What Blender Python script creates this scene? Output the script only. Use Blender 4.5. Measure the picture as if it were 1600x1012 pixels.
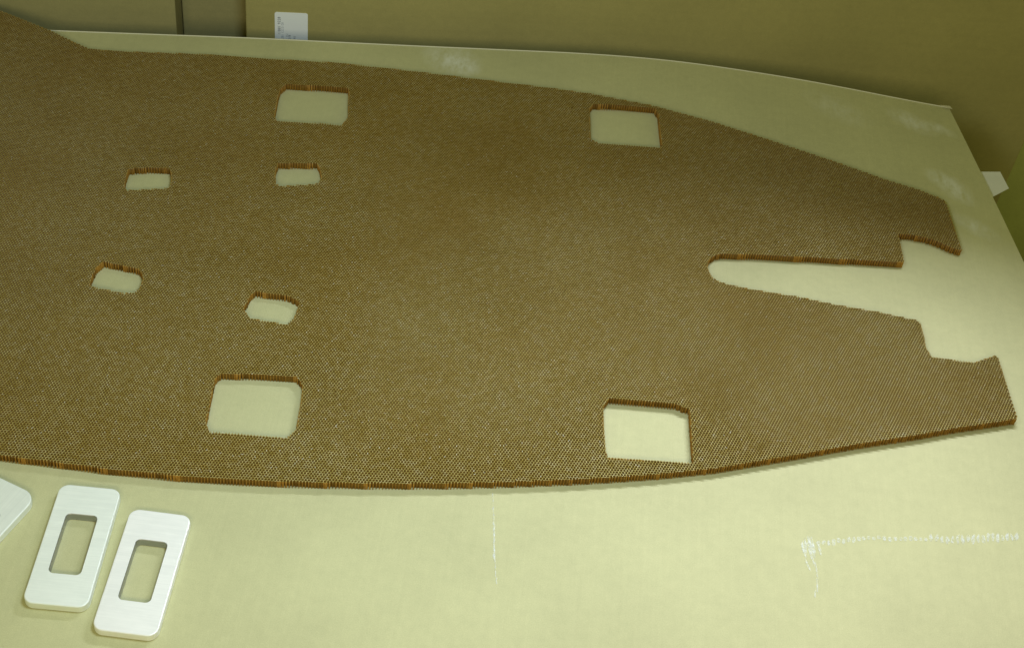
import bpy, bmesh, math, random
import numpy as np
from mathutils import Matrix, Vector

for o in list(bpy.data.objects):
    bpy.data.objects.remove(o, do_unlink=True)
scene = bpy.context.scene
COL = scene.collection
rng = np.random.default_rng(7)
random.seed(7)

# ------------------------------------------------------------------ camera
PANEL_T = 0.0102                     # honeycomb thickness, metres
CAM_Z = 1.1578
cam_d = bpy.data.cameras.new('camera')
cam = bpy.data.objects.new('camera', cam_d)
COL.objects.link(cam)
cam_d.sensor_width = 36.0
cam_d.lens = 2268.4 / 1600 * 36.0
cam_d.clip_start = 0.02
cam_d.clip_end = 50
cam.matrix_world = Matrix.Translation((0, 0, CAM_Z)) @ Matrix.Rotation(0.78640, 4, 'X') @ Matrix.Rotation(0.147035, 4, 'Z')
scene.camera = cam

# ------------------------------------------------------------------ light
world = bpy.data.worlds.new('World')
scene.world = world
world.use_nodes = True
bg = world.node_tree.nodes['Background']
bg.inputs[0].default_value = (1.0, 1.0, 0.30, 1)
bg.inputs[1].default_value = 0.195

def area(name, loc, target, sx, sy, power, color, spin=0):
    d = bpy.data.lights.new(name, 'AREA')
    d.shape = 'RECTANGLE'; d.size = sx; d.size_y = sy
    d.energy = power; d.color = color
    o = bpy.data.objects.new(name, d)
    COL.objects.link(o)
    q = (Vector(target) - Vector(loc)).to_track_quat('-Z', 'Y')
    o.matrix_world = Matrix.Translation(loc) @ q.to_matrix().to_4x4() @ Matrix.Rotation(spin, 4, 'Z')
    return o

# louvred tube lamp over the far right, tilted towards the near side, and a diffuse fixture over the near side
tube = area('tube_lamp', (0.456, 1.611, 0.78), (0.370, 0.600, 0.0), 0.60, 0.03, 3.75, (0.82, 0.87, 1.0))
tube.data.spread = 1.45
area('ceiling_fixture', (-0.068, 0.80, 0.75), (-0.531, 1.2, 0.0), 0.22, 0.16, 3.9, (0.70, 0.86, 1.0))

# added fill lamp behind the camera, brightens the upright carton faces
area('fill_lamp', (-0.10, -0.60, 1.25), (0.0, 1.7, 0.0), 0.9, 0.4, 12.5, (1.0, 0.90, 0.62))

vs = scene.view_settings
vs.view_transform = 'Standard'
vs.look = 'None'
vs.exposure = 0.0
vs.gamma = 1.0
vs.use_curve_mapping = False
scene.render.resolution_x = 1024
scene.render.resolution_y = 647

# ------------------------------------------------------------------ helpers
def link_mesh(name, me, parent=None, mats=()):
    o = bpy.data.objects.new(name, me)
    COL.objects.link(o)
    for m in mats:
        me.materials.append(m)
    if parent is not None:
        o.parent = parent
    return o

def tag(o, label=None, cat=None, group=None, kind=None):
    if label: o['label'] = label
    if cat: o['category'] = cat
    if group: o['group'] = group
    if kind: o['kind'] = kind
    return o

def empty(name, loc=(0, 0, 0), rz=0):
    o = bpy.data.objects.new(name, None)
    COL.objects.link(o)
    o.location = loc
    o.rotation_euler = (0, 0, rz)
    o.empty_display_size = 0.02
    return o

def material(name):
    m = bpy.data.materials.new(name)
    m.use_nodes = True
    nt = m.node_tree
    b = nt.nodes['Principled BSDF']
    return m, nt, b

def node(nt, typ, **kw):
    n = nt.nodes.new(typ)
    for k, v in kw.items():
        setattr(n, k, v)
    return n

def noise(nt, vec, scale, detail=4, rough=0.6):
    n = node(nt, 'ShaderNodeTexNoise')
    n.inputs['Scale'].default_value = scale
    n.inputs['Detail'].default_value = detail
    n.inputs['Roughness'].default_value = rough
    nt.links.new(vec, n.inputs['Vector'])
    return n

def ramp(nt, fac, stops):
    n = node(nt, 'ShaderNodeValToRGB')
    el = n.color_ramp.elements
    while len(el) < len(stops):
        el.new(0.5)
    for e, (p, c) in zip(el, stops):
        e.position = p; e.color = (*c, 1)
    nt.links.new(fac, n.inputs[0])
    return n

def mixc(nt, fac, a, b, blend='MIX'):
    n = node(nt, 'ShaderNodeMix', data_type='RGBA', blend_type=blend)
    for s, v in ((n.inputs[0], fac), (n.inputs[6], a), (n.inputs[7], b)):
        if isinstance(v, (int, float)): s.default_value = v
        elif isinstance(v, tuple): s.default_value = (*v, 1)
        else: nt.links.new(v, s)
    return n.outputs[2]

def scaled(nt, vec, s):
    n = node(nt, 'ShaderNodeMapping')
    n.inputs['Scale'].default_value = s
    nt.links.new(vec, n.inputs['Vector'])
    return n.outputs[0]

def math_n(nt, op, a, b=None):
    n = node(nt, 'ShaderNodeMath', operation=op)
    for s, v in ((n.inputs[0], a), (n.inputs[1], b)):
        if v is None: continue
        if isinstance(v, (int, float)): s.default_value = v
        else: nt.links.new(v, s)
    return n.outputs[0]

# ------------------------------------------------------------------ materials
def cardboard(name, base, smudges=(), flute=(260, 6, 6), rough=0.75, spec=0.25):
    m, nt, b = material(name)
    tc = node(nt, 'ShaderNodeTexCoord').outputs['Object']
    big = noise(nt, tc, 5, 5, .6)
    c0 = tuple(v * 0.93 for v in base); c1 = tuple(min(1, v * 1.07) for v in base)
    col = ramp(nt, big.outputs[0], [(0.3, c0), (0.7, c1)]).outputs[0]
    cloud = noise(nt, tc, 95, 4, .65)
    col = mixc(nt, 0.20, col, ramp(nt, cloud.outputs[0], [(0.3, (.78, .80, .74)), (0.7, (1.16, 1.14, 1.1))]).outputs[0], 'MULTIPLY')
    fibre = noise(nt, tc, 900, 3, .7)
    col = mixc(nt, 0.38, col, ramp(nt, fibre.outputs[0], [(0.28, (.70, .70, .66)), (0.72, (1.22, 1.2, 1.2))]).outputs[0], 'MULTIPLY')
    fl = noise(nt, scaled(nt, tc, flute), 1.0, 2, .5)
    col = mixc(nt, 0.10, col, ramp(nt, fl.outputs[0], [(0.3, (.84, .84, .82)), (0.7, (1.1, 1.1, 1.1))]).outputs[0], 'MULTIPLY')
    for (x, y, z, rx, ry, amt) in smudges:
        mp = node(nt, 'ShaderNodeMapping', vector_type='TEXTURE')
        mp.inputs['Location'].default_value = (x, y, z)
        mp.inputs['Rotation'].default_value = (0, 0, math.radians(-35))
        mp.inputs['Scale'].default_value = (rx, ry, .2)
        nt.links.new(tc, mp.inputs['Vector'])
        g = node(nt, 'ShaderNodeTexGradient', gradient_type='SPHERICAL')
        nt.links.new(mp.outputs[0], g.inputs[0])
        sn = noise(nt, scaled(nt, tc, (90, 40, 40)), 1.0, 5, .7)
        k = ramp(nt, sn.outputs[0], [(0.34, (0, 0, 0)), (0.62, (1, 1, 1))]).outputs[0]
        fac = math_n(nt, 'MULTIPLY', math_n(nt, 'MULTIPLY', g.outputs['Fac'], k), amt)
        col = mixc(nt, fac, col, (.72, .74, .66))
    nt.links.new(col, b.inputs['Base Color'])
    b.inputs['Roughness'].default_value = rough
    b.inputs['Specular IOR Level'].default_value = spec
    bp = node(nt, 'ShaderNodeBump')
    bp.inputs['Strength'].default_value = 0.18
    bp.inputs['Distance'].default_value = 0.002
    hsum = math_n(nt, 'ADD', math_n(nt, 'MULTIPLY', fl.outputs[0], .5), math_n(nt, 'MULTIPLY', cloud.outputs[0], .5))
    nt.links.new(hsum, bp.inputs['Height'])
    nt.links.new(bp.outputs[0], b.inputs['Normal'])
    return m

M_sheet = cardboard('kraft_sheet', (.525, .52, .295), smudges=[
    (-.134, 1.648, 0, .050, .040, .85), (-.118, 1.640, 0, .030, .022, .9), (.5034, 1.6644, 0, .045, .022, .85), (.5420, 1.6590, 0, .030, .012, .7),
    (.5390, 1.5390, 0, .040, .020, 1.0), (.5500, 1.5160, 0, .032, .016, .9), (.5653, 1.4546, 0, .040, .018, .75), (.40, 1.668, 0, .06, .03, .4)])
M_carton = cardboard('kraft_carton', (.41, .365, .140), flute=(3, 3, 160))
M_carton_left = cardboard('kraft_carton_left', (.37, .335, .145), flute=(3, 3, 160))
M_carton_olive = cardboard('olive_carton', (.50, .54, .19), flute=(3, 3, 160))
M_floor = cardboard('floor_board', (.32, .32, .18))

def wall_material(name, stops):
    m, nt, b = material(name)
    tc = node(nt, 'ShaderNodeTexCoord').outputs['Object']
    n1 = noise(nt, tc, 260, 2, .6)
    n2 = noise(nt, tc, 7, 3, .6)
    col = ramp(nt, n1.outputs[0], stops).outputs[0]
    col = mixc(nt, .35, col, ramp(nt, n2.outputs[0], [(0.35, (.82, .80, .75)), (0.65, (1.15, 1.12, 1.05))]).outputs[0], 'MULTIPLY')
    nt.links.new(col, b.inputs['Base Color'])
    b.inputs['Roughness'].default_value = .5
    b.inputs['Specular IOR Level'].default_value = .25
    tr = node(nt, 'ShaderNodeBsdfTranslucent')
    nt.links.new(col, tr.inputs[0])
    mx = node(nt, 'ShaderNodeMixShader')
    mx.inputs[0].default_value = .30
    nt.links.new(b.outputs[0], mx.inputs[1]); nt.links.new(tr.outputs[0], mx.inputs[2])
    nt.links.new(mx.outputs[0], nt.nodes['Material Output'].inputs[0])
    return m

def rim_material():
    m, nt, b = material('cut_cell_rim')
    tc = node(nt, 'ShaderNodeTexCoord').outputs['Object']
    n1 = noise(nt, tc, 170, 2, .6)
    n2 = noise(nt, tc, 6, 4, .6)
    col = ramp(nt, n1.outputs[0], [(0.30, (.355, .275, .055)), (0.52, (.465, .385, .125)), (0.74, (.56, .495, .24))]).outputs[0]
    col = mixc(nt, .7, col, ramp(nt, n2.outputs[0], [(0.34, (.86, .80, .66)), (0.66, (1.14, 1.17, 1.35))]).outputs[0], 'MULTIPLY')  # broad pale tint paints patches of sheen onto the rims
    nt.links.new(col, b.inputs['Base Color'])
    b.inputs['Roughness'].default_value = .6
    b.inputs['Specular IOR Level'].default_value = .2
    return m
M_wall = wall_material('resin_cell_wall', [(0.30, (.15, .078, .010)), (0.52, (.195, .105, .013)), (0.75, (.245, .142, .021))])
M_wall_lit = wall_material('lit_cut_wall', [(0.34, (.34, .168, .022)), (0.52, (.42, .218, .032)), (0.68, (.49, .275, .048))])  # same resin wall, brightened to paint in light falling on the cuts
M_rim = rim_material()

def aluminium(name, c, metal, rough, grain=(18, 900, 200)):
    m, nt, b = material(name)
    tc = node(nt, 'ShaderNodeTexCoord').outputs['Object']
    br = noise(nt, scaled(nt, tc, grain), 1.0, 4, .65)
    cl = noise(nt, scaled(nt, tc, (30, 60, 30)), 1.0, 3, .6)
    col = mixc(nt, .30, c, ramp(nt, br.outputs[0], [(0.3, (.80, .82, .84)), (0.7, (1.1, 1.1, 1.1))]).outputs[0], 'MULTIPLY')
    col = mixc(nt, .30, col, ramp(nt, cl.outputs[0], [(0.35, (.86, .88, .88)), (0.65, (1.06, 1.06, 1.06))]).outputs[0], 'MULTIPLY')
    nt.links.new(col, b.inputs['Base Color'])
    b.inputs['Metallic'].default_value = metal
    r = ramp(nt, br.outputs[0], [(0.3, (rough - .06,) * 3), (0.7, (rough + .10,) * 3)])
    nt.links.new(r.outputs[0], b.inputs['Roughness'])
    bp = node(nt, 'ShaderNodeBump')
    bp.inputs['Strength'].default_value = .12; bp.inputs['Distance'].default_value = .0004
    nt.links.new(br.outputs[0], bp.inputs['Height']); nt.links.new(bp.outputs[0], b.inputs['Normal'])
    return m
M_alu = aluminium('brushed_aluminium', (.87, .91, .86), .12, .48)
M_alu_long = aluminium('long_brushed_aluminium', (.84, .88, .83), .12, .45, (500, 14, 200))
M_alu_glare = aluminium('glare_aluminium', (.95, .95, .94), .12, .40)  # whiter copy of the aluminium, with lamp glare painted into its colour

M_bore = aluminium('machined_bore', (.42, .43, .45), .85, .30)

def plain(name, c, rough=.6, noise_amt=.1):
    m, nt, b = material(name)
    tc = node(nt, 'ShaderNodeTexCoord').outputs['Object']
    n = noise(nt, tc, 60, 4)
    col = mixc(nt, noise_amt, c, ramp(nt, n.outputs[0], [(0.3, (.75, .75, .75)), (0.7, (1.15, 1.15, 1.15))]).outputs[0], 'MULTIPLY')
    nt.links.new(col, b.inputs['Base Color'])
    b.inputs['Roughness'].default_value = rough
    return m
M_glint = plain('painted_glint', (.72, .68, .48), .45)
M_label = plain('white_label', (.94, .98, 1.0), .5, .03)
M_ink = plain('grey_ink', (.10, .12, .13), .7)
M_ink2 = plain('faint_ink', (.34, .38, .40), .7)
M_paper = plain('white_paper_slip', (.74, .76, .74), .6, .15)

def scuff_material():
    m, nt, b = material('white_scuff')
    tc = node(nt, 'ShaderNodeTexCoord').outputs['Object']
    b.inputs['Base Color'].default_value = (.86, .90, .88, 1)
    b.inputs['Roughness'].default_value = .7
    n = noise(nt, tc, 240, 3, .6)
    k = ramp(nt, n.outputs[0], [(0.30, (.04, .04, .04)), (0.66, (.50, .50, .50))])
    nt.links.new(k.outputs[0], b.inputs['Alpha'])
    return m
M_scuff = scuff_material()

# ------------------------------------------------------------------ setting: floor, cartons, sheet
A = math.radians(10.38)              # the bench runs at this angle
E1 = np.array([math.cos(A), math.sin(A)]); E2 = np.array([-math.sin(A), math.cos(A)])
V0 = float(np.array([-.6643, 1.5798]) @ E2)       # far edge of the sheet, distance along E2

def uv(u, v):
    return u * E1 + v * E2

def box(name, u0, u1, v0, v1, z0, z1, mat, bevel=.002, parent=None):
    bm = bmesh.new()
    bmesh.ops.create_cube(bm, size=1)
    for v in bm.verts:
        u = u0 if v.co.x < 0 else u1
        w = v0 if v.co.y < 0 else v1
        z = z0 if v.co.z < 0 else z1
        x, y = uv(u, w)
        v.co = (x, y, z)
    bmesh.ops.bevel(bm, geom=bm.edges[:], offset=bevel, segments=2, affect='EDGES', profile=.5)
    me = bpy.data.meshes.new(name); bm.to_mesh(me); bm.free()
    return link_mesh(name, me, parent, [mat])

FLOOR_Z = -.62
me = bpy.data.meshes.new('floor')
me.from_pydata([(-3, -1.5, FLOOR_Z), (3, -1.5, FLOOR_Z), (3, 4.5, FLOOR_Z), (-3, 4.5, FLOOR_Z)], [], [(0, 1, 2, 3)])
tag(link_mesh('floor', me, None, [M_floor]), kind='structure')

def u_of(x, y): return float(np.array([x, y]) @ E1)
UW0 = u_of(-.4314, 1.6987); UW1 = u_of(.763, 1.9175); UL1 = u_of(-.526, 1.6813)
wall = box('large_carton', UW0, UW1, V0 + .075, V0 + .62, FLOOR_Z + .002, .34, M_carton)
tag(wall, 'large brown cardboard carton standing behind the sheet, carrying the white label', 'carton')
lc = box('side_carton', UL1 - .75, UL1, V0 + .078, V0 + .55, FLOOR_Z + .002, .30, M_carton_left)
tag(lc, 'olive brown carton at top left, behind the flared end of the honeycomb panel', 'carton')
mc = box('narrow_carton', UL1 + .0008, UW0 - .0008, V0 + .150, V0 + .55, FLOOR_Z + .002, .32, M_carton_left)
tag(mc, 'narrow recessed carton between the left carton and the labelled carton', 'carton')
oc = box('green_carton', UW1 + .03, UW1 + .65, V0 + .16, V0 + .6, FLOOR_Z + .002, .30, M_carton_olive)
tag(oc, 'greenish carton at right edge, past the end of the labelled carton', 'carton')
sc = box('support_carton', -.75, .56, .30, V0 - .26, FLOOR_Z + .002, -.0055, M_carton)
tag(sc, 'carton underneath carrying the flat cardboard sheet', 'carton')

# flat cardboard sheet: its far edge bows in towards the right corner
FAR = [(-.6643, 1.5798), (-.5052, 1.6105), (-.4143, 1.6284), (-.2135, 1.6628), (-.0556, 1.6913), (.0553, 1.7115), (.1680, 1.7254),
       (.2817, 1.7280), (.3953, 1.7255), (.4853, 1.7170), (.5611, 1.7133)]
FAR_U = [-1.2] + [u_of(*p) for p in FAR]
FAR_V = [V0] + [float(np.array(p) @ E2) for p in FAR]
UR_far, VR_far = FAR_U[-1], FAR_V[-1]
UR_near = u_of(.6197, 1.3996); VR_near = float(np.array([.6197, 1.3996]) @ E2)

def u_right(v):
    return UR_far + (UR_near - UR_far) * (VR_far - v) / (VR_far - VR_near)

def v_far(u):
    return float(np.mean([np.interp(u + d, FAR_U, FAR_V) for d in (-.05, -.025, 0, .025, .05)])) if u < UR_far - .06 else float(np.interp(u, FAR_U, FAR_V))

def droop(u, v):
    a = max(0.0, u - .25) / .5
    t = min(1.0, max(0.0, (v - (V0 - .33)) / .33))
    return -.004 * a * a * t * t

nu, nv = 70, 60
verts = []; faces = []
for j in range(nv):
    for i in range(nu):
        s, t = i / (nu - 1), j / (nv - 1)
        v = .35 + (VR_far - .35) * t
        for _ in range(3):
            u = -.95 + (u_right(v) + .95) * s
            v = .35 + (v_far(u) - .35) * t
        x, y = uv(u, v)
        verts.append((x, y, droop(u, v)))
for j in range(nv - 1):
    for i in range(nu - 1):
        a = j * nu + i
        faces.append((a, a + 1, a + nu + 1, a + nu))
me = bpy.data.meshes.new('cardboard_sheet')
me.from_pydata(verts, [], faces)
sheet = link_mesh('cardboard_sheet', me, None, [M_sheet])
sm = sheet.modifiers.new('thickness', 'SOLIDIFY'); sm.thickness = .0042; sm.offset = -1
sm.use_quality_normals = True
tag(sheet, 'flat tan cardboard sheet under the honeycomb panel, with a bowed far edge', 'cardboard')

# pale raw paper lip along the far edge
M_lip = plain('raw_paper_edge', (.66, .63, .48), .8)
us = np.linspace(-.95, UR_far, 90)
lv, lf = [], []
for i, u in enumerate(us):
    v = v_far(u)
    z0 = droop(u, v)
    for dv, dz in ((-.0012, .0002), (-.0006, .0011), (.0004, .0009), (.0006, -.0004)):
        x, y = uv(u, v + dv)
        lv.append((x, y, z0 + dz))
for i in range(len(us) - 1):
    for k in range(3):
        a = i * 4 + k
        lf.append((a, a + 4, a + 5, a + 1))
me = bpy.data.meshes.new('raw_edge'); me.from_pydata(lv, [], lf)
link_mesh('raw_edge', me, sheet, [M_lip])

# torn pale flake at the far corner of the sheet
me = bpy.data.meshes.new('torn_corner')
fl = [(.5465, 1.7120), (.5611, 1.7133), (.5640, 1.7045), (.5585, 1.7068), (.5530, 1.7095)]
me.from_pydata([(x, y, .0012 if k in (2, 3) else .0002) for k, (x, y) in enumerate(fl)], [], [(4, 3, 2, 1, 0)])
link_mesh('torn_corner', me, sheet, [M_lip])

# chalky white scuffs on the sheet (real thin deposits)
def dashes(name, items):
    vs_, fs = [], []
    for (x, y, l, w, ang) in items:
        c, s = math.cos(ang), math.sin(ang)
        n = 8
        k = len(vs_)
        for i in range(n):
            t = 2 * math.pi * i / n
            r = random.uniform(.75, 1.1)
            px, py = l / 2 * math.cos(t) * r, w / 2 * math.sin(t) * r
            vs_.append((x + c * px - s * py, y + s * px + c * py, .0003 + 4e-6 * (k // n)))
        fs.append(tuple(range(k, k + n)))
    me = bpy.data.meshes.new(name); me.from_pydata(vs_, [], fs)
    o = link_mesh(name, me, sheet, [M_scuff])
    return tag(o, kind='stuff')

items = []
path = [(.322, .911), (.335, .915), (.355, .9195), (.379, .9275), (.415, .935), (.452, .9408), (.50, .949), (.545, .9605)]
px = [p[0] for p in path]; py = [p[1] for p in path]
x = .338
while x < .548:
    y = np.interp(x, px, py)
    heavy = 1.0 if x > .455 else (.55 if x > .375 else .75)
    items.append((x, y + random.uniform(-.0015, .0015), random.uniform(.009, .014) * heavy, random.uniform(.0032, .0048), math.radians(84 + random.uniform(-9, 9))))
    if heavy == 1.0:
        items.append((x + .001, y + random.uniform(-.004, .004), random.uniform(.003, .008), random.uniform(.0015, .003), math.radians(70 + random.uniform(-30, 30))))
    x += random.uniform(.0048, .0062)
for k in range(10):
    items.append((.322 + random.uniform(-.003, .018), .908 + random.uniform(-.006, .006), random.uniform(.008, .024), random.uniform(.0015, .003), math.radians(98 + random.uniform(-6, 6))))
items += [(.3300, .900, .034, .0034, math.radians(101)), (.3225, .904, .022, .0036, math.radians(104)), (.3260, .886, .016, .003, math.radians(108)),
          (.3350, .878, .030, .0018, math.radians(94)), (.3345, .862, .020, .0018, math.radians(90)), (.3320, .852, .012, .0016, math.radians(85))]
dashes('scuff_mark', items)
items = []
for k in range(42):
    t = k / 41
    y = .915 - .105 * t
    xx = np.interp(-y, [-.915, -.87, -.84, -.81], [.006, .0125, .016, .0217])
    items.append((xx + random.uniform(-.0004, .0004), y, random.uniform(.003, .007) * (1.3 if .25 < t < .75 else .7), random.uniform(.0012, .0022) * (1.2 if .3 < t < .75 else .7), math.radians(96)))
dashes('scuff_mark', items)

# ------------------------------------------------------------------ the honeycomb panel
OUTLINE = [(-921.8,1684.5),(-840.9,1637.1),(-738.0,1594.7),(-698.5,1580.4),(-658.4,1565.9),(-624.2,1549.8),(-602.5,1540.5),(-583.2,1541.0),(-550.9,1546.4),(-460.4,1563.9),(-387.4,1573.8),(-283.2,1589.4),(-176.5,1596.5),(-68.8,1600.8),(6.2,1604.3),(60.8,1604.7),(142.6,1598.9),(223.2,1582.9),(303.6,1560.3),(382.5,1536.7),(452.6,1513.1),(495.1,1501.9),(517.5,1492.8),(525.3,1488.2),(528.0,1482.4),(538.1,1391.9),(524.1,1395.4),(511.9,1401.7),(498.0,1406.4),(485.2,1407.8),(474.0,1408.4),(459.3,1406.3),(462.4,1354.6),(435.6,1350.5),(332.7,1336.0),(285.7,1329.1),(250.5,1323.1),(237.3,1320.2),(229.5,1316.2),(224.1,1309.8),(221.1,1302.3),(220.4,1294.1),(222.0,1285.4),(225.9,1277.9),(231.2,1272.9),(238.1,1270.5),(244.9,1269.2),(273.1,1266.4),(326.3,1265.7),(373.2,1261.5),(422.5,1260.0),(469.1,1255.2),(472.4,1251.1),(474.8,1224.0),(474.7,1212.6),(479.9,1198.2),(508.7,1198.0),(529.5,1199.2),(551.3,1212.8),(555.4,1215.7),(558.8,1213.3),(568.0,1119.8),(542.7,1109.6),(496.6,1092.2),(456.1,1075.0),(382.8,1046.6),(321.0,1020.8),(231.6,984.5),(173.1,965.6),(126.5,952.5),(87.6,942.2),(23.3,926.7),(-40.1,912.8),(-99.2,901.3),(-180.4,887.8),(-241.2,879.2),(-302.1,873.0),(-375.2,868.5),(-408.6,867.8),(-446.4,866.7),(-477.7,865.7),(-528.8,866.5),(-587.4,870.1)]
HOLES = {
    'UL': [(-336.0,1526.2),(-297.6,1532.3),(-258.0,1537.2),(-255.2,1531.5),(-252.0,1509.6),(-246.1,1477.8),(-250.9,1459.0),(-278.3,1456.4),(-310.0,1451.3),(-332.2,1447.9),(-336.6,1458.4),(-340.9,1498.7),(-341.5,1512.7)],
    'LL': [(-297.9,1010.2),(-293.1,1013.7),(-255.0,1020.1),(-219.1,1024.8),(-210.7,1018.1),(-208.1,1010.4),(-205.6,986.8),(-203.1,953.1),(-206.6,947.7),(-210.5,941.4),(-245.5,938.7),(-288.1,934.7),(-293.8,944.9),(-296.5,971.5),(-299.5,1004.6)],
    'UR': [(64.9,1581.8),(100.7,1587.8),(146.3,1592.6),(151.8,1581.1),(154.5,1550.7),(158.1,1515.8),(155.8,1509.8),(113.3,1505.7),(76.0,1500.1),(65.5,1507.1),(62.8,1542.3),(60.1,1569.9)],
    'LR': [(115.0,1059.6),(153.3,1063.0),(188.7,1066.0),(194.4,1063.4),(202.5,1061.4),(203.8,1041.3),(206.1,1006.7),(207.6,988.0),(165.2,982.6),(118.8,977.6),(115.7,987.1),(112.1,1017.2),(109.6,1046.0),(111.1,1051.1)],
    'U1': [(-481.9,1314.7),(-460.9,1322.2),(-439.1,1326.9),(-434.3,1324.6),(-428.9,1308.9),(-426.6,1296.5),(-428.5,1291.5),(-448.8,1285.0),(-473.4,1277.3),(-476.9,1279.8),(-480.6,1296.8)],
    'U2': [(-311.6,1365.4),(-287.7,1371.7),(-265.9,1376.2),(-260.8,1367.9),(-256.1,1353.1),(-256.6,1342.7),(-262.4,1337.7),(-287.3,1329.5),(-301.2,1325.0),(-307.0,1328.9),(-312.1,1352.1)],
    'L1': [(-463.5,1152.8),(-442.0,1151.1),(-422.7,1149.4),(-416.6,1143.3),(-413.6,1135.5),(-413.0,1121.0),(-417.1,1112.9),(-426.9,1109.7),(-444.4,1111.1),(-464.7,1112.5),(-466.8,1114.6),(-468.1,1125.8),(-467.7,1142.8)],
    'L2': [(-288.4,1141.5),(-269.6,1141.4),(-251.7,1142.1),(-239.0,1136.5),(-237.3,1133.7),(-237.7,1120.3),(-238.4,1110.0),(-243.7,1098.3),(-259.7,1100.0),(-284.4,1099.8),(-295.1,1112.2),(-293.6,1120.7),(-292.0,1135.5)],
}

def poly(pts):
    return np.array(pts, float) / 1000

def smooth_poly(P, n=2):
    return P

OUT_P = poly(OUTLINE)
HOLE_P = {k: poly(v) for k, v in HOLES.items()}

def inside_one(P, Q):
    res = np.zeros(len(P), bool)
    x, y = P[:, 0], P[:, 1]
    x1, y1 = Q[:, 0], Q[:, 1]
    x2, y2 = np.roll(x1, -1), np.roll(y1, -1)
    for a, b, c, d in zip(x1, y1, x2, y2):
        if b == d: continue
        cond = (b > y) != (d > y)
        xi = (c - a) * (y - b) / (d - b) + a
        res ^= cond & (x < xi)
    return res

def region(P):
    """-1 outside the outline, 0 in the panel, k+1 in hole k"""
    r = np.where(inside_one(P, OUT_P), 0, -1)
    for k, H in enumerate(HOLE_P.values()):
        lo, hi = H.min(0), H.max(0)
        m = (P[:, 0] > lo[0]) & (P[:, 0] < hi[0]) & (P[:, 1] > lo[1]) & (P[:, 1] < hi[1])
        if m.any():
            idx = np.where(m)[0]
            ins = inside_one(P[idx], H)
            r[idx[ins]] = k + 1
    return r

PITCH = .00320
ROT = math.radians(6.0)
b1 = PITCH * np.array([math.cos(ROT), math.sin(ROT)])
b2 = PITCH * np.array([math.cos(ROT + math.radians(61)), math.sin(ROT + math.radians(61))])
b3 = b2 - b1
lo, hi = OUT_P.min(0) - .01, OUT_P.max(0) + .01
Binv = np.linalg.inv(np.stack([b1, b2], 1))
corners = np.array([[lo[0], lo[1]], [hi[0], lo[1]], [lo[0], hi[1]], [hi[0], hi[1]]])
cc = corners @ Binv.T
i0, i1 = int(cc[:, 0].min()) - 1, int(cc[:, 0].max()) + 2
j0, j1 = int(cc[:, 1].min()) - 1, int(cc[:, 1].max()) + 2
I, J = np.meshgrid(np.arange(i0, i1), np.arange(j0, j1), indexing='ij')
NI, NJ = I.shape
C = I[..., None] * b1 + J[..., None] * b2
P1 = C + (b1 + b2) / 3           # junction between cells (i,j),(i+1,j),(i,j+1)
P2 = C + (b2 + b3) / 3           # junction between cells (i,j),(i,j+1),(i-1,j+1)

def warp(P):
    x, y = P[..., 0], P[..., 1]
    d = np.stack([.0011 * np.sin(x * 11 + y * 7) + .0006 * np.sin(y * 31 - x * 17),
                  .0011 * np.sin(y * 13 - x * 5 + 1) + .0006 * np.sin(x * 27 + y * 23)], -1)
    return P + d
# handling damage: small spots where the cells are crushed or pulled
SPOTS = np.stack([rng.uniform(-.75, .55, 70), rng.uniform(.88, 1.6, 70)], 1)
SPOT_R = rng.uniform(.003, .011, 70)

def damage(P):
    d = np.full(P.shape[:2], .00005)
    for c, r in zip(SPOTS, SPOT_R):
        d += .00030 * np.exp(-((P - c) ** 2).sum(-1) / r ** 2)
    return d[..., None]
P1 = warp(P1) + rng.normal(0, 1, P1.shape) * damage(P1)
P2 = warp(P2) + rng.normal(0, 1, P2.shape) * damage(P2)
# three walls leave each P1: to P2(i,j), to P2(i+1,j), to P2(i+1,j-1)
segs = []
segs.append((P1[:-1, 1:], P2[:-1, 1:], 0))          # crosses b2
segs.append((P1[:-1, 1:], P2[1:, 1:], 1))           # crosses b3
segs.append((P1[:-1, 1:], P2[1:, :-1], 2))          # crosses b1
Aa = np.concatenate([s[0].reshape(-1, 2) for s in segs])
Bb = np.concatenate([s[1].reshape(-1, 2) for s in segs])
cls = np.concatenate([np.full(s[0].shape[0] * s[0].shape[1], s[2]) for s in segs])
m = ((Aa > lo) & (Aa < hi)).all(1)
Aa, Bb, cls = Aa[m], Bb[m], cls[m]
ra, rb = region(Aa), region(Bb)
keep = (ra == 0) | (rb == 0)
Aa, Bb, cls, ra, rb = Aa[keep], Bb[keep], cls[keep], ra[keep], rb[keep]
sw = ra != 0
Aa[sw], Bb[sw] = Bb[sw].copy(), Aa[sw].copy()
ra[sw], rb[sw] = rb[sw].copy(), ra[sw].copy()
cut = np.where(rb != 0)[0]
lo_t = np.zeros(len(cut)); hi_t = np.ones(len(cut))
for _ in range(7):
    mid = (lo_t + hi_t) / 2
    q = Aa[cut] + (Bb[cut] - Aa[cut]) * mid[:, None]
    ins = region(q) == 0
    lo_t = np.where(ins, mid, lo_t); hi_t = np.where(ins, hi_t, mid)
Bb[cut] = Aa[cut] + (Bb[cut] - Aa[cut]) * lo_t[:, None]
part_id = np.full(len(Aa), -2)       # -2 interior, -1 outer cut edge, k>0 hole k
part_id[cut] = rb[cut]
# walls one cell in from a cut belong to the cut edge too
WIDTH = {0: .00042, 1: .00064, 2: .00064}

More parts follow.
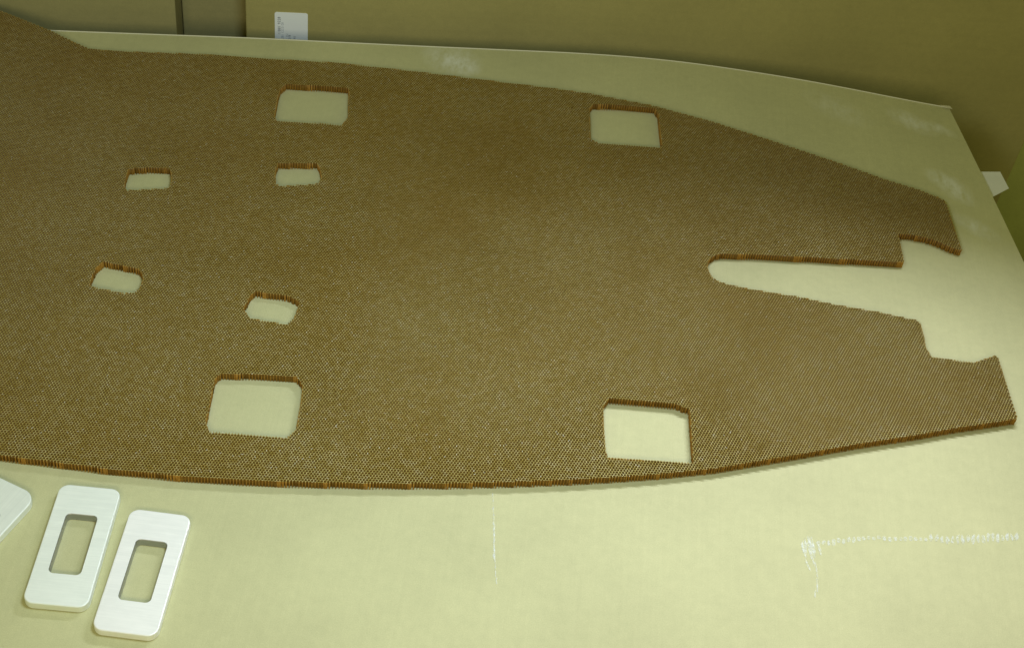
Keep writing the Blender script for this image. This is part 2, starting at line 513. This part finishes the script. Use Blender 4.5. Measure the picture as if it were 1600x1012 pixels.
def wall_mesh(name, sel, parent, ends):
    a, b, c = Aa[sel], Bb[sel], cls[sel]
    d = b - a
    L = np.maximum(np.linalg.norm(d, axis=1, keepdims=True), 1e-6)
    nrm = np.stack([-d[:, 1], d[:, 0]], 1) / L
    w = np.array([WIDTH[0], WIDTH[1], WIDTH[2]])[c] * rng.uniform(.88, 1.12, len(c)) / 2
    off = nrm * w[:, None]
    zt = PANEL_T - c * .00007 - rng.uniform(0, .00005, len(c))
    n = len(a)
    V = np.zeros((n, 8, 3), np.float32)
    for k, (pt, sg) in enumerate(((a, 1), (b, 1), (b, -1), (a, -1))):
        V[:, k, :2] = pt + sg * off
        V[:, k, 2] = .0004
        V[:, k + 4, :2] = pt + sg * off
        V[:, k + 4, 2] = zt
    quads = [(1, 0, 4, 5), (3, 2, 6, 7), (7, 6, 5, 4)]
    mats = [0, 0, 1]
    if ends:
        quads += [(2, 1, 5, 6)]; mats += [0]
    F = (np.arange(n)[:, None, None] * 8 + np.array(quads)[None]).reshape(-1)
    nf = n * len(quads)
    me = bpy.data.meshes.new(name)
    me.vertices.add(n * 8); me.loops.add(nf * 4); me.polygons.add(nf)
    me.vertices.foreach_set('co', V.reshape(-1))
    me.loops.foreach_set('vertex_index', F.astype(np.int32))
    me.polygons.foreach_set('loop_start', np.arange(0, nf * 4, 4, dtype=np.int32))
    me.materials.append(M_wall_lit if ends else M_wall); me.materials.append(M_rim); me.materials.append(M_glint)
    mi = np.tile(np.array(mats, np.int32), (n, 1))
    mi[rng.random(n) < .007, 2] = 2                    # glints painted as a pale colour on some rims
    me.polygons.foreach_set('material_index', mi.reshape(-1))
    me.update(calc_edges=True)
    o = bpy.data.objects.new(name, me)
    COL.objects.link(o); o.parent = parent
    tag(o, kind='stuff')
    return o

panel = empty('honeycomb_panel', (0, 0, 0))
tag(panel, 'large brown honeycomb core panel with eight cutouts and a forked right end', 'honeycomb panel')
wall_mesh('cell_walls', part_id == -2, panel, False)
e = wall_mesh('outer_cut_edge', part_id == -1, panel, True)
e['label'] = 'orange brown serrated cut edge of the honeycomb'
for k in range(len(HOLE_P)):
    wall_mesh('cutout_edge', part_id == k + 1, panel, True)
print('walls', len(Aa))

# ------------------------------------------------------------------ aluminium plates
def rrect(w, h, r, n=8):
    pts = []
    for cx, cy, a0 in ((w / 2 - r, h / 2 - r, 0), (-w / 2 + r, h / 2 - r, 90), (-w / 2 + r, -h / 2 + r, 180), (w / 2 - r, -h / 2 + r, 270)):
        for i in range(n + 1):
            a = math.radians(a0 + 90 * i / n)
            pts.append((cx + r * math.cos(a), cy + r * math.sin(a)))
    return pts

def plate_mesh(w, h, hw, hh, t, R=.0098):
    rings = []
    bv = .0011
    def ring(bm, W, H, r, z): return [bm.verts.new((x, y, z)) for x, y in rrect(W, H, r)]
    bm = bmesh.new()
    r = .0045
    seq = [ring(bm, hw, hh, r, 0.0), ring(bm, w - bv, h - bv, R, 0.0), ring(bm, w, h, R, bv * .6), ring(bm, w, h, R, t - bv),
           ring(bm, w - bv * .6, h - bv * .6, R - bv * .3, t - bv * .3), ring(bm, w - 2 * bv, h - 2 * bv, R - bv, t),
           ring(bm, hw + bv, hh + bv, r + bv * .5, t), ring(bm, hw, hh, r, t - bv * .6)]
    seq.append(seq[0])
    for k, (A_, B_) in enumerate(zip(seq[:-1], seq[1:])):
        n = len(A_)
        for i in range(n):
            f = bm.faces.new((A_[i], A_[(i + 1) % n], B_[(i + 1) % n], B_[i]))
            f.material_index = 1 if k >= 6 else 0
    bmesh.ops.recalc_face_normals(bm, faces=bm.faces[:])
    me = bpy.data.meshes.new('slotted_plate')
    bm.to_mesh(me); bm.free()
    me.polygons.foreach_set('use_smooth', [False] * len(me.polygons))
    me.materials.append(M_alu); me.materials.append(M_bore)
    return me
pm = plate_mesh(.0590, .1365, .0292, .0675, .0088)
pm_long = plate_mesh(.0590, .1365, .0292, .0675, .0088, .0150)
pm_long.materials[0] = M_alu_long
pm_glare = pm.copy()
pm_glare.materials[0] = M_alu_glare
for (x, y, a, lab) in ((-.3768, .7774, 3.6, 'brushed white metal plate with rectangular hole, middle one of the three, nearest the panel'),
                       (-.3055, .7597, 1.4, 'bright white metal plate with rectangular hole, rightmost of the three plates'),
                       (-.4770, .7710, -19.0, 'metal plate cut off by the left edge, only its rounded corner showing')):
    o = bpy.data.objects.new('slotted_plate', pm_glare if 'rightmost' in lab else pm_long if 'cut off' in lab else pm)
    COL.objects.link(o)
    o.location = (x, y, .0004); o.rotation_euler = (0, 0, math.radians(a))
    tag(o, lab, 'metal plate', 'loose metal plates on the cardboard')

# ------------------------------------------------------------------ label on the carton, paper slip
lab = empty('shipping_label', (*uv(u_of(-.3693, 1.71), V0 + .075), 0), A)
tag(lab, 'white printed shipping label stuck on the large carton behind the sheet', 'label')
W_, H_ = .046, .075
top = -.0045
pts = [(p[0], -.0006, p[1] + top - H_ / 2) for p in rrect(W_, H_, .003, 4)]
me = bpy.data.meshes.new('label_paper')
n = len(pts)
back_pts = [(p[0], -.0001, p[2]) for p in pts]
me.from_pydata(pts + back_pts, [], [tuple(range(n))] + [tuple(range(2 * n - 1, n - 1, -1))] + [(i, n + i, n + (i + 1) % n, (i + 1) % n) for i in range(n)])
me.validate()
link_mesh('label_paper', me, lab, [M_label])

def text(body, size, x, ztop, mat):
    c = bpy.data.curves.new('label_text', 'FONT')
    c.body = body; c.size = size; c.align_x = 'RIGHT'; c.align_y = 'TOP'
    c.space_character = 1.12
    t = bpy.data.objects.new('tmp', c)
    COL.objects.link(t)
    dg = bpy.context.evaluated_depsgraph_get()
    me = bpy.data.meshes.new_from_object(t.evaluated_get(dg))
    bpy.data.objects.remove(t, do_unlink=True)
    me.materials.clear()
    o = link_mesh('label_text', me, lab, [mat])
    # text plane XY -> label plane XZ, reading upwards
    o.matrix_local = Matrix.Translation((x, -.0009, ztop)) @ Matrix.Rotation(math.radians(90), 4, 'X') @ Matrix.Rotation(math.radians(90), 4, 'Z')
    return o
text('11881 9228', .0056, -.0195, top - .0075, M_ink)
text('281 1222128', .0046, -.0145, top - .0165, M_ink2)
text('81 2U', .0044, -.0080, top - .0350, M_ink2)
text('11 21B', .0044, -.0045, top - .0370, M_ink)
text('1 R1', .0044, .0025, top - .0380, M_ink)

me = bpy.data.meshes.new('paper_slip')
q = [(.570, 1.576), (.5947, 1.5823), (.6181, 1.5892), (.6257, 1.5570), (.6011, 1.5326), (.574, 1.524)]
zz = [-.0062, -.0064, -.0075, -.0085, -.0070, -.0062]
vt = [(a, b, z) for (a, b), z in zip(q, zz)] + [(a, b, z - .0004) for (a, b), z in zip(q, zz)]
me.from_pydata(vt, [], [(0, 5, 4, 1), (1, 4, 3, 2), (6, 7, 10, 11), (7, 8, 9, 10)] + [(i, (i + 1) % 6, (i + 1) % 6 + 6, i + 6) for i in range(6)])
ps = link_mesh('paper_slip', me, None, [M_paper])
tag(ps, 'small white paper slip poking out under the right edge of the cardboard sheet', 'paper')
